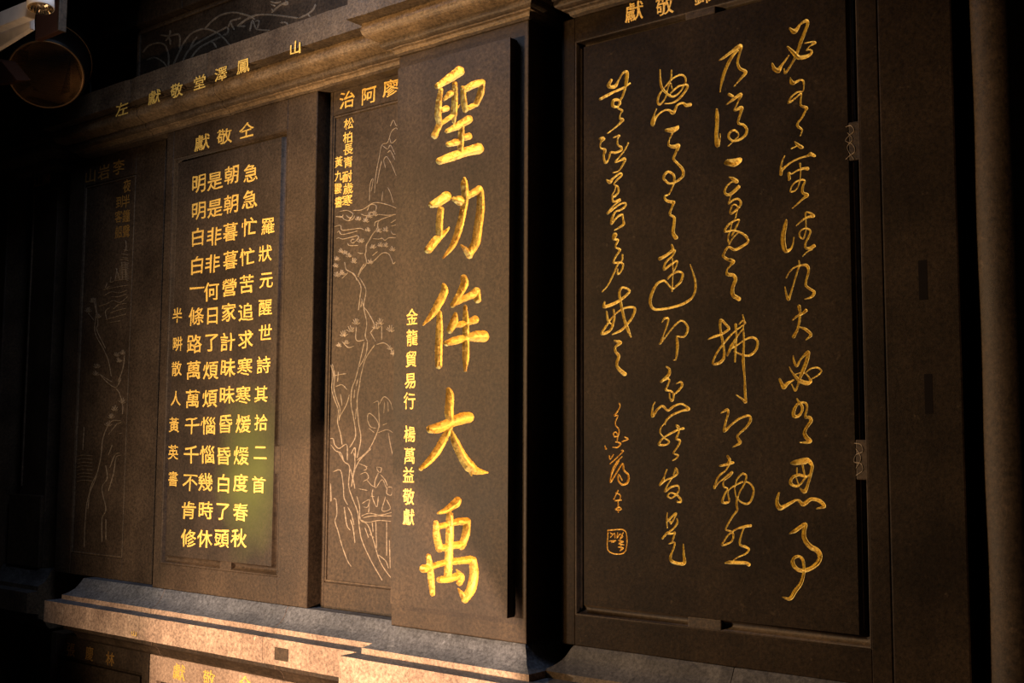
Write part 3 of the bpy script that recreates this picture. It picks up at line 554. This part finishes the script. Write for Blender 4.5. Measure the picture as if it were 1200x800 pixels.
lines('figure_relief', wid("@380,530,4.71 290,80 315,85 310,110 295,100 290,80 | 300,110 280,160 285,195 320,150 345,200 | 350,190 375,195 370,235 345,225 350,190 | 340,240 320,320 365,310 345,260 | 200,120 230,110 245,140 215,160 | 210,280 250,260 240,300 215,300 | 190,60 240,80 | 190,200 240,210 | 310,120 335,150 350,185 | 270,200 265,240 290,300 300,240 | 250,290 245,330 | 255,240 280,245 | 235,150 260,180 280,190 | 215,100 235,90 225,70", .8), YP, M['relief'], lr)
for ch, (x, y) in zip('廖阿治', [(458,103),(432,112),(407,117)]): write(ch, x, y, 19, 21, PY2, M['gold_small'], lr)
for ch, (x, y) in zip('松柏長青耐歲寒', [(409,145),(408,161),(408,175),(408,190),(407,207),(408,221),(407,235)]): write(ch, x, y, 12, 14, YP, M['gold_small'], lr)
for ch, (x, y) in zip('黃九雲書', [(397,190),(397,206),(396,221),(397,237)]): write(ch, x, y, 10, 13, YP, M['gold_small'], lr)

ll = landscape('landscape_tablet', 'dim stone tablet with pagoda and tree picture, left of the poem tablet in deep shade', -6.215, -5.26, -6.05, -5.535, .990, 3.100, PY2, m=M['stone'])
ll.children[0].name = 'stile'
lines('pagoda_relief', wid("@90,270,4.45 255,50 258,90 250,110 | 230,120 270,130 | 235,140 270,145 | 222,155 245,150 272,158 | 240,100 270,105 | " + ' | '.join('%d,%d %d,%d 272,%d' % (232 - (y - 170) * .35, y, 250, y - 4, y + 2) for y in range(170, 262, 9)) + " | 235,165 238,255 | 255,165 256,255 | 210,200 200,260 | 205,195 225,260 | 160,270 150,300 175,290 | 180,240 175,270 200,260", .8), PY2 + .008, M['orchid'], ll)
lines('rock_relief', wid("@90,270,4.45 140,340 180,320 220,325 265,310 | 115,395 160,380 190,365 225,375 265,345 | 190,410 220,385 260,380 | 155,460 150,420 175,400 | 150,465 200,450 260,435 | 170,480 230,470 | 135,310 180,300 230,290 268,285 | 180,345 215,345 260,330 | 175,430 215,415 258,405 | @70,440,3.33 240,175 200,180 170,240 160,320 140,400 110,480 100,560 95,670 | 225,185 190,230 | 240,310 220,320 210,380 190,450 | 180,350 185,400 165,440 180,520 165,560 165,650 | 205,270 190,310 | 150,370 120,440 110,520 | 180,560 180,640 | 230,225 243,225 | 235,300 215,310 195,360 | 225,190 245,178", .9), PY2 + .008, M['orchid'], ll)
lines('tree_relief', wid("@90,270,4.45 85,350 100,430 95,530 140,620 165,680 180,760 | 95,350 110,480 105,520 150,615 | 185,790 150,770 120,750 | 215,790 240,720 250,650 | 60,430 90,470 | @70,440,3.33 160,0 190,30 220,45 240,10 | 230,60 245,110 245,150 | 220,50 235,70 | 95,200 90,290", .9) + fans([(80,380),(60,430),(110,460),(210,660),(240,650),(105,720),(100,760),(220,690)], 90, 270, 4.45, 1, 7, rn) + fans([(215,140),(200,170),(190,200),(245,110)], 70, 440, 3.33, 1, 8, rn), PY2 + .008, M['orchid'], ll)
lines('water_relief', wid("@70,440,3.33 " + ' | '.join('65,%d 90,%d 130,%d' % (y + 6, y, y + 3) for y in range(310, 420, 14)), .7), PY2 + .008, M['orchid'], ll)
for ch, (x, y) in zip('李岩山', [(139,196),(122,202),(106,206)]): write(ch, x, y, 14, 18, PY2, M['gold_faded'], ll)
for ch, (x, y) in zip('夜半鐘聲', [(149,218),(148,236),(148,253),(148,271)]): write(ch, x, y, 9, 16, PY2 + .008, M['gold_faded'], ll)
for ch, (x, y) in zip('到客船', [(140,237),(139,254),(139,272)]): write(ch, x, y, 9, 15, PY2 + .008, M['gold_faded'], ll)

# --- frieze inscription
fr = thing('cornice_inscription', 'row of small gilded characters on the stone band above the poem', 'inscription')
YFR = PY1 - .165
for ch, (x, y) in zip('山鳳澤堂敬獻左', [(346,56),(285,78),(259,87),(234,97),(207,106),(181,114),(143,128)]): write(ch, x, y, 15, 17, YFR, M['gold_small'], fr)
lg = write('山', 157, 742, 7, 7, PY1 - .148, M['gold_small'], None, name='ledge_character'); lg['label'] = 'tiny gilded character alone on the face of the stone ledge, left'; lg['category'] = 'inscription'

# --- orchid panel above the cornice
orp = thing('orchid_panel', 'dark stone panel with incised orchid leaves above the cornice', 'stone panel')
YO = .11
box('panel', -5.47, -3.43, YO, WB, ZC + .279, 3.884, M['stone_dark'], orp, bev=.004)
box('bead', -5.46, -3.43, YO - .012, YO, 3.862, 3.884, M['stone_mould'], orp, bev=.003)
box('bead', -5.47, -5.448, YO - .012, YO, ZC + .30, 3.862, M['stone_mould'], orp, bev=.003)
lines('orchid_relief', wid("@160,0,8.57 60,530 120,460 220,430 290,460 320,560 320,670 | 100,605 180,580 260,620 310,680 | 360,670 420,540 480,420 560,330 680,290 790,320 870,380 940,460 | 450,640 520,510 620,430 760,350 910,270 | 690,280 760,210 850,150 980,125 1130,160 1190,200 | 530,500 570,420 610,370 | 540,590 620,490 720,430 850,370 | 730,420 770,430 800,480 | 240,350 320,360 420,345 435,400 430,490 | 340,300 330,360 290,410 | 330,380 340,450 | 320,370 345,420 | 1010,265 1080,210 1150,175 1200,155 | 1010,265 1100,265 | 920,270 950,210 1000,195 1050,180 | 940,215 960,260 980,300 | 900,350 920,310 915,270 | 860,355 910,345 | @280,0,6 0,95 60,110 100,130 | 0,180 60,130 130,105 220,105 320,115 420,130 | 420,130 480,100 520,70 540,30 | 480,95 500,120 | 95,140 120,200 150,210 220,215 | 230,90 260,60 300,30 350,10 | 220,10 260,20 300,10 | 245,85 230,60 | 90,150 75,220 | 110,150 140,150 130,200 | 290,160 330,160 350,190 | 300,30 340,30 330,5 | 225,30 260,45", 1.9), YO, M['orchid'], orp, h=.004)

# --- the pilaster with the big slab
pil = thing('stone_pilaster', 'projecting brown stone pilaster carrying the tall slab of big characters', 'pilaster')
box('shaft', -3.349, -2.65, 0.0, .158, ZS, ZC, M['stone'], pil, bev=.005)
box('core', -3.295, -2.65, .158, WB, ZS, ZC, M['stone'], pil, bev=0)
box('upper_block', -3.42, -2.60, -.03, WB, ZC + .279, 4.30, M['stone_mould'], pil, bev=.008)
box('lower_block', -3.36, -2.64, 0.0, WB, .10, ZS - .336, M['stone'], pil, bev=.005)

SY = -.040
BIG = {
'a': "@480,70,6.15 200,190,42 270,145,60 350,90,74 358,82,74 | 225,215,32 212,300,44 205,400,52 215,460,46 195,510,44 180,545,52 | 325,175,40 325,300,46 320,390,50 320,450,24 | 345,350,10 360,325,8 | 250,285,24 290,245,46 305,240,32 | 232,365,34 265,350,46 | 215,470,30 270,430,34 320,395,34 | 385,205,36 390,290,46 400,360,44 | 400,215,42 460,180,52 520,165,52 | 520,165,44 512,240,52 480,320,40 | 400,360,34 450,335,38 490,320,20 | 270,515,32 340,480,52 425,430,62 | 375,480,42 370,570,50 365,660,44 | 278,610,36 330,595,52 350,590,34 | 395,560,50 425,550,52 | 215,730,52 300,700,66 400,665,66 495,640,80",
'b': "@480,195,6.15 160,275,50 200,260,66 265,215,72 | 225,310,46 215,400,52 215,500,52 | 285,440,12 250,480,32 190,530,60 135,600,58 | 395,85,20 395,130,56 400,220,52 385,330,50 355,450,54 310,570,44 240,660,12 | 320,235,36 360,245,72 | 410,215,50 450,195,50 500,165,56 | 510,180,50 512,300,60 495,430,64 475,550,64 430,630,54 | 370,565,12 400,595,36 430,640,50",
'c': "@480,320,6.15 245,85,30 252,130,56 215,210,60 160,300,46 95,375,10 | 215,285,36 215,400,52 210,550,56 210,665,50 | 390,30,46 395,75,60 360,150,50 310,230,38 | 330,220,30 400,180,46 460,150,60 485,125,44 488,190,56 | 330,295,30 320,350,60 290,410,50 | 310,385,22 360,370,46 430,350,46 470,335,60 | 265,505,42 330,485,60 410,465,50 480,455,80 530,455,86 | 400,240,26 405,330,46 405,450,50 405,600,54 400,700,22",
'd': "@480,445,6.15 280,70,36 290,110,60 285,230,66 292,300,50 295,345,34 | 150,355,60 210,345,78 290,310,72 370,280,86 425,270,78 | 292,340,34 250,420,56 200,510,60 140,585,50 78,640,30 | 300,370,28 330,450,60 380,550,70 430,620,84 480,655,56 560,668,14 | 430,630,50 445,688,12",
'e': "@480,580,6.15 205,130,18 260,110,46 330,60,66 345,40,60 | 290,140,50 290,250,60 285,400,60 275,580,60 | 190,200,40 195,290,56 215,385,56 | 210,225,42 280,210,42 350,190,52 410,190,60 | 415,190,54 405,280,60 375,370,50 | 225,385,46 300,365,50 380,355,58 | 100,530,60 150,520,44 200,500,44 270,485,46 350,475,50 440,465,58 | 455,470,58 465,560,66 445,670,72 400,750,56 | 350,675,12 390,730,48 | 135,440,36 145,500,46 155,600,50 165,710,38 | 215,610,46 290,600,60 350,580,50 | 340,540,14 375,590,46 360,630,48",
}
slab = thing('inscribed_slab', 'tall raised stone slab with five very large gilded characters', 'stone slab')
cv = []
for k in 'abcde':
    cv.append(carve(parse(BIG[k]), SY, .5, .0042, M['gold'], 'carved_character', slab, flat=6.0))
holed_face('panel', -3.315, PX(596, SY), .968, 3.185, SY, cv, M['stone'], slab, side=.041)
for ch, (x, y) in zip('金龍貿易行楊萬益敬獻', [(483,372),(483,396),(482,421),(481,446),(480,470),(480,509),(480,534),(479,557),(479,582),(479,606)]):
    write(ch, x, y, 14, 20, SY, M['gold_small'], slab)

# --- the cursive tablet on the right
cur = thing('cursive_tablet', 'large dark stone tablet with gilded flowing cursive script in four columns, right', 'stone tablet')
RX0, RX1, RM = -2.565, -1.08, PX(1037, PYR)
ri0, ri1, rz0, rz1 = -2.500, -1.378, .985, 3.160
mr = M['stone_right']
box('stile', RX0, ri0, PYR, WB, ZS, ZC, mr, cur, bev=.004)
box('stile', ri1, RM - .001, PYR, WB, ZS, ZC, mr, cur, bev=.003)
box('stile', RM + .001, RX1, PYR - .001, WB, ZS, ZC, mr, cur, bev=.006)
box('rail', ri0, ri1, PYR, WB, rz1, ZC, mr, cur, bev=.003)
box('rail', ri0, ri1, PYR, WB, ZS, rz0, mr, cur, bev=.003)
box('groove_bed', ri0, ri1, PYR + .034, WB, rz0, rz1, M['stone_dark'], cur, bev=0)
YR = PYR + .001
cv = []
for k, s in CURSIVE.items():
    cv.append(carve(parse(s), YR, .5 if k == 'shi' else .42, .0042, M['gold_small'] if k in ('sign', 'sign2', 'sign3', 'seal') else M['gold_cursive'], 'seal_mark' if k == 'seal' else 'carved_character', cur, grow=-.12, minw=.68))
holed_face('panel', ri0 + .04, ri1 - .04, rz0 + .04, rz1 - .03, YR, cv, mr, cur, side=.04)
groove(ri0 + .04, ri1 - .04, rz0 + .04, rz1 - .03, .04,   .026, YR, M['stone_dark'], cur, wt=.03)
for a, b, c, d in ((1077, 1088, 352, 305), (1084, 1094, 485, 438)):
    box('inlay', PX(a, PYR, c), PX(b, PYR, c), PYR - .0015, PYR + .01, PZ(a, c, PYR), PZ(a, d, PYR), M['stone_black'], cur, bev=.001, seg=1)
for (a, b, c, d) in ((ri1 - .039, ri1 - .001, PZ(985, 190, YR), PZ(985, 145, YR)), (ri1 - .039, ri1 - .001, PZ(1000, 562, YR), PZ(1000, 515, YR)),
                     (PX(806, YR, 728), PX(845, YR, 728), rz0 + .001, rz0 + .039), (PX(803, YR, 25), PX(838, YR, 25), rz1 - .029, rz1 - .001)):
    box('groove_block', a, b, PYR + .002, PYR + .04, c, d, M['stone_dark'], cur, bev=.004)
lines('block_carving', wid("@987,143,1 4,6 10,4 14,10 8,16 4,22 12,26 15,34 8,40 4,44 | 6,12 12,20 6,30 14,44 | @997,513,1 4,6 12,8 14,16 6,20 4,28 12,30 14,38 6,44 | 6,12 12,24 6,36", 1.1), PYR + .002, M['relief'], cur, h=.002)
for ch, (x, y) in zip('獻敬錦', [(743,14),(779,7),(824,-6)]): write(ch, x, y, 22, 24, PYR, M['gold_small'], cur)

# --- lower tablets under the ledge
def lower(label, x0, x1, Y, txt, pos, w, h, m, gm, inner=.06):
    z1 = ZS - .336; t = thing('lower_tablet', label, 'stone tablet'); z0 = .10
    xa, xb, za, zb = x0 + inner, x1 - inner, z0 + .05, z1 - .125
    ring(('stile', 'rail'), x0, x1, z0, z1, xa, xb, za, zb, Y, WB, m, t)
    box('groove_bed', xa, xb, Y + .03, WB, za, zb, M['stone_dark'], t, bev=0)
    box('panel', xa + .02, xb - .02, Y + .003, Y + .05, za + .02, zb - .02, m, t, bev=.004)
    for ch, (x, y) in zip(txt, pos): write(ch, x, y, w, h, Y, gm, t)
lower('small stone tablet below the ledge under the poem, with three gilded characters', X0, -3.977, PY1, '仝敬獻', [(287,801),(245,795),(210,788)], 15, 20, M['stone_pink'], M['gold_small'])
lower('dark small stone tablet below the ledge at far left, with faded gilded characters', -6.215, -5.26, PY2, '林慶張', [(129,772),(105,766),(83,761)], 10, 17, M['stone'], M['gold_faded'])
lower('small stone tablet below the ledge, beside the pilaster', -3.955, -3.365, PY2, '', [], 1, 1, M['stone'], M['gold_small'])
lower('wide dark stone tablet below the ledge at far right', -2.56, -1.09, PYR, '', [], 1, 1, M['stone_right'], M['gold_small'])

# --- far left narrow pilaster
lp = thing('narrow_tablet', 'narrow dark stone tablet with two faded characters at the far left edge', 'stone tablet')
box('shaft', -6.72, -6.42, .2, WB, ZS, ZC, M['stone_dark'], lp, bev=.006)
box('bead', -6.69, -6.68, .19, .2, 1.35, 3.14, M['stone_mould'], lp, bev=.003)
box('bead', -6.69, -6.43, .19, .2, 3.14, 3.15, M['stone_mould'], lp, bev=.003)
box('foot_block', -6.80, -6.43, .18, WB, ZS, 1.30, M['stone_dark'], lp, bev=.008)
for ch, (x, y) in zip('陳江', [(55,209),(44,212)]): write(ch, x, y, 10, 16, .2, M['gold_faded'], lp)
lo = thing('left_pier', 'plain dark stone pier at the left edge beside the narrow tablet', 'pier')
box('shaft', -7.89, -6.86, .12, WB, .1, 4.3, M['stone_dark'], lo, bev=.01)

# --- round column at the right edge
def lathe(name, prof, m, parent, n=48, caps=True):
    V = []; Fc = []; k = len(prof)
    for i in range(n):
        a = 2 * math.pi * i / n
        for r, z in prof: V.append((r * math.cos(a), r * math.sin(a), z))
    for i in range(n):
        for j in range(k - 1):
            a = i * k + j; b = ((i + 1) % n) * k + j; Fc.append((a, b, b + 1, a + 1))
    if caps and prof[0][0] > 1e-6: Fc.append(tuple(reversed([i * k for i in range(n)])))
    if caps and prof[-1][0] > 1e-6: Fc.append(tuple(i * k + k - 1 for i in range(n)))
    return mesh_obj(name, V, Fc, m, parent, smooth=True)
colm = thing('stone_column', 'round worn stone column standing at the right edge of the wall', 'column')
colm.location = (-.975, .205, 0)
pr = [(.10, 0), (.10, .06), (.098, .10), (.10, .14), (.10, .18)] + [(.095 + .0015 * math.sin(z * 9), z) for z in np.linspace(.2, 4.1, 60)] + [(.10, 4.15), (.102, 4.2), (.102, 4.48)]
lathe('shaft', pr[4:-3], M['stone_dark'], colm); lathe('base', pr[:5], M['stone_mould'], colm); lathe('capital', pr[-4:], M['stone_mould'], colm)
rp = thing('right_pier', 'flat dark stone pier behind the round column at the right edge', 'pier')
box('shaft', -.865, 1.4, .24, WB, .1, 4.3, M['stone_right'], rp, bev=.01)

# ------------------------------------------------------------------ things hanging in the top left corner
def frame_to(o, origin, zdir, xhint=(1, 0, 0)):
    z = Vector(zdir).normalized(); x = Vector(xhint); x = (x - z * x.dot(z)).normalized(); y = z.cross(x)
    o.matrix_world = Matrix(((x.x, y.x, z.x, origin[0]), (x.y, y.y, z.y, origin[1]), (x.z, y.z, z.z, origin[2]), (0, 0, 0, 1)))
YD = -.40
c = P(54, 86, YD); tocam = Vector(CAM) - Vector(c)
R_ = abs((P(54, 130, YD) - P(54, 42, YD))[2]) / 2
dr = thing('hanging_drum', 'round black-lacquered drum with thin gilt rims in the top left corner', 'drum')
frame_to(dr, c, tocam.normalized() + Vector((-.05, .0, -.50)))
lathe('shell', [(R_ * .90, .02), (R_ * .97, .0), (R_ * 1.06, -.07), (R_ * 1.09, -.15), (R_ * 1.10, -.24), (R_ * .95, -.34), (0, -.34)], M['lacquer'], dr)
lathe('drumhead', [(0, .012), (R_ * .5, .012), (R_ * .80, .008), (R_ * .86, 0), (R_ * .92, -.01)][::-1], M['drum_skin'], dr)
for r, z in ((.90, .020), (1.085, -.15)):
    lathe('rim', [(R_ * r - .005, z), (R_ * r, z + .004), (R_ * r + .005, z), (R_ * r, z - .004), (R_ * r - .005, z)], M['rim'], dr, n=64)
lathe('hanger_rod', [(.008, 0), (.008, .5)], M['iron'], dr, n=10).matrix_local = Matrix.Translation((0, R_ * 1.0, -.2)) @ Matrix.Rotation(-math.pi / 2, 4, 'X') 

YL = -.95
c = P(47.5, 10, YL); s = abs((P(47, 20, YL) - P(47, 10, YL))[2]) / 10     # metres per photo pixel here
sp = thing('spotlight', 'small white metal spotlight on an arm in the top left corner', 'spotlight')
frame_to(sp, c, (-.14, .05, 1))
lathe('lamp_can', [(14 * s, 0), (14.6 * s, .002), (14.4 * s, 10 * s), (13 * s, 34 * s), (8 * s, 44 * s), (0, 46 * s), (0, 45 * s), (12 * s, 33 * s), (13.6 * s, 10 * s), (13.7 * s, 0), (14 * s, 0)], M['white_paint'], sp, caps=False)
rf = []; n = 40
V = []; Fc = []
for i in range(n):
    a = 2 * math.pi * i / n
    for j, (r, z) in enumerate(((13.6, -.2), (11.5, 3 + (i % 2) * 2.2), (8.5, 6 + ((i + 1) % 2) * 2.5), (5, 8 + (i % 2) * 1.5))): V.append((r * s * math.cos(a), r * s * math.sin(a), z * s))
for i in range(n):
    for j in range(3):
        a = i * 4 + j; b = ((i + 1) % n) * 4 + j; Fc.append((a, a + 1, b + 1, b))
mesh_obj('reflector', V, Fc, M['reflector'], sp)
lathe('bulb', [(0, 2 * s), (3 * s, 3 * s), (4 * s, 6 * s), (5 * s, 8.5 * s)], M['glass_lamp'], sp, n=16)
def prism(name, pts, y, thick, m, parent, yb=None):
    """a folded metal plate: outline at depth y, given a real thickness"""
    inv = parent.matrix_world.inverted() if parent else Matrix()
    a = [Vector(P(px, py, y)) for px, py in pts]; b = [q + Vector((-.2 * thick, thick, .3 * thick)) for q in a]; n = len(a)
    V = [inv @ q for q in a + b]; Fc = [tuple(range(n)), tuple(reversed(range(n, 2 * n)))] + [(i, i + n, (i + 1) % n + n, (i + 1) % n) for i in range(n)]
    o = mesh_obj(name, V, Fc, m, parent)
    bm = bmesh.new(); bm.from_mesh(o.data); bmesh.ops.recalc_face_normals(bm, faces=bm.faces); bmesh.ops.bevel(bm, geom=bm.edges[:], offset=.002, segments=1, affect='EDGES'); bm.to_mesh(o.data); bm.free()
    return o
bpy.context.view_layer.update()
def oriented(name, c, u, v, w, m, parent):
    """box with half-axes u, v, w about c, world space"""
    bm = bmesh.new(); bmesh.ops.create_cube(bm, size=2); inv = parent.matrix_world.inverted()
    for q in bm.verts: q.co = inv @ (Vector(c) + Vector(u) * q.co.x + Vector(v) * q.co.y + Vector(w) * q.co.z)
    bmesh.ops.recalc_face_normals(bm, faces=bm.faces)
    bmesh.ops.bevel(bm, geom=bm.edges[:], offset=.0025, segments=2, affect='EDGES')
    me = bpy.data.meshes.new(name); bm.to_mesh(me); bm.free(); me.materials.append(m); o = bpy.data.objects.new(name, me); COL.objects.link(o); o.parent = parent; return o
e1 = Vector(P(36, 12, YL)); e0 = Vector(P(-24, 36, YL)); ax = (e1 - e0) / 2; nrm = ax.normalized().cross(Vector((0, 1, 0))).normalized()
oriented('arm', (e0 + e1) / 2, ax, nrm * 9 * s, Vector((0, 1, 0)) * 6 * s, M['white_paint'], sp)
e1 = Vector(P(38, 26, YL + .04)); e0 = Vector(P(-20, 62, YL + .04)); ax = (e1 - e0) / 2; nrm = ax.normalized().cross(Vector((0, 1, 0))).normalized()
oriented('bracket', (e0 + e1) / 2, ax, nrm * 9 * s, Vector((0, 1, 0)) * 3 * s, M['white_paint'], sp)

YB = -.80
bd = thing('wooden_plaque', 'dark red wooden board hanging behind the spotlight, top left corner', 'board'); bpy.context.view_layer.update()
a = P(42, 20, YB); b = P(70, 20, YB); ztop = PZ(56, -30, YB); zbot = PZ(56, 41, YB)
box('board', a[0], b[0] - .012, YB, YB + .03, zbot, ztop, M['red_wood'], bd, bev=.004)
box('edge_strip', b[0] - .012, b[0], YB - .004, YB + .034, zbot, ztop, M['stone_dark'], bd, bev=.003)
box('hanger', (a[0] + b[0]) / 2 - .01, (a[0] + b[0]) / 2 + .01, YB + .01, YB + .02, ztop, 4.5, M['iron'], bd, bev=.002)
wr = thing('wooden_bracket', 'dark red carved wooden bracket at the left edge below the spotlight', 'bracket'); bpy.context.view_layer.update()
prism('bracket_arm', [(-60, 60), (2, 72), (20, 94), (-2, 99), (-60, 104)], -.70, .08, M['red_wood'], wr)
cb = bpy.data.curves.new('power_cable', 'CURVE'); cb.dimensions = '3D'; cb.bevel_depth = .006; cb.bevel_resolution = 3
spn = cb.splines.new('POLY'); pts = [P(x, y, .02) for x, y in ((82, -60), (90, 20), (93, 60), (96, 100), (103, 85), (106, 100), (107, 122))]
spn.points.add(len(pts) - 1)
for q, p in zip(spn.points, pts): q.co = (*p, 1)
cb.materials.append(M['iron']); tmp = bpy.data.objects.new('tmp', cb); COL.objects.link(tmp)
me = bpy.data.meshes.new_from_object(tmp.evaluated_get(bpy.context.evaluated_depsgraph_get())); bpy.data.objects.remove(tmp)
co = bpy.data.objects.new('power_cable', me); COL.objects.link(co)
co['label'] = 'thin dark cable hanging down to the cornice beside the drum'; co['category'] = 'cable'

# plain repeats take Blender's own suffixes; drop the empty-named leftovers
for o in list(bpy.data.objects):
    if o.type == 'EMPTY' and not o.children: bpy.data.objects.remove(o)

pt = box('repair_patch', PX(322, PY1 - .148, 765), PX(338, PY1 - .148, 765), PY1 - .1505, PY1 - .14, PZ(330, 774, PY1 - .148), PZ(330, 759, PY1 - .148), M['stone'], t1, bev=.001, seg=1)

for o in bpy.data.objects:
    if o.name in ('rock_relief.001', 'tree_relief', 'block_carving'): o['kind'] = 'stuff'
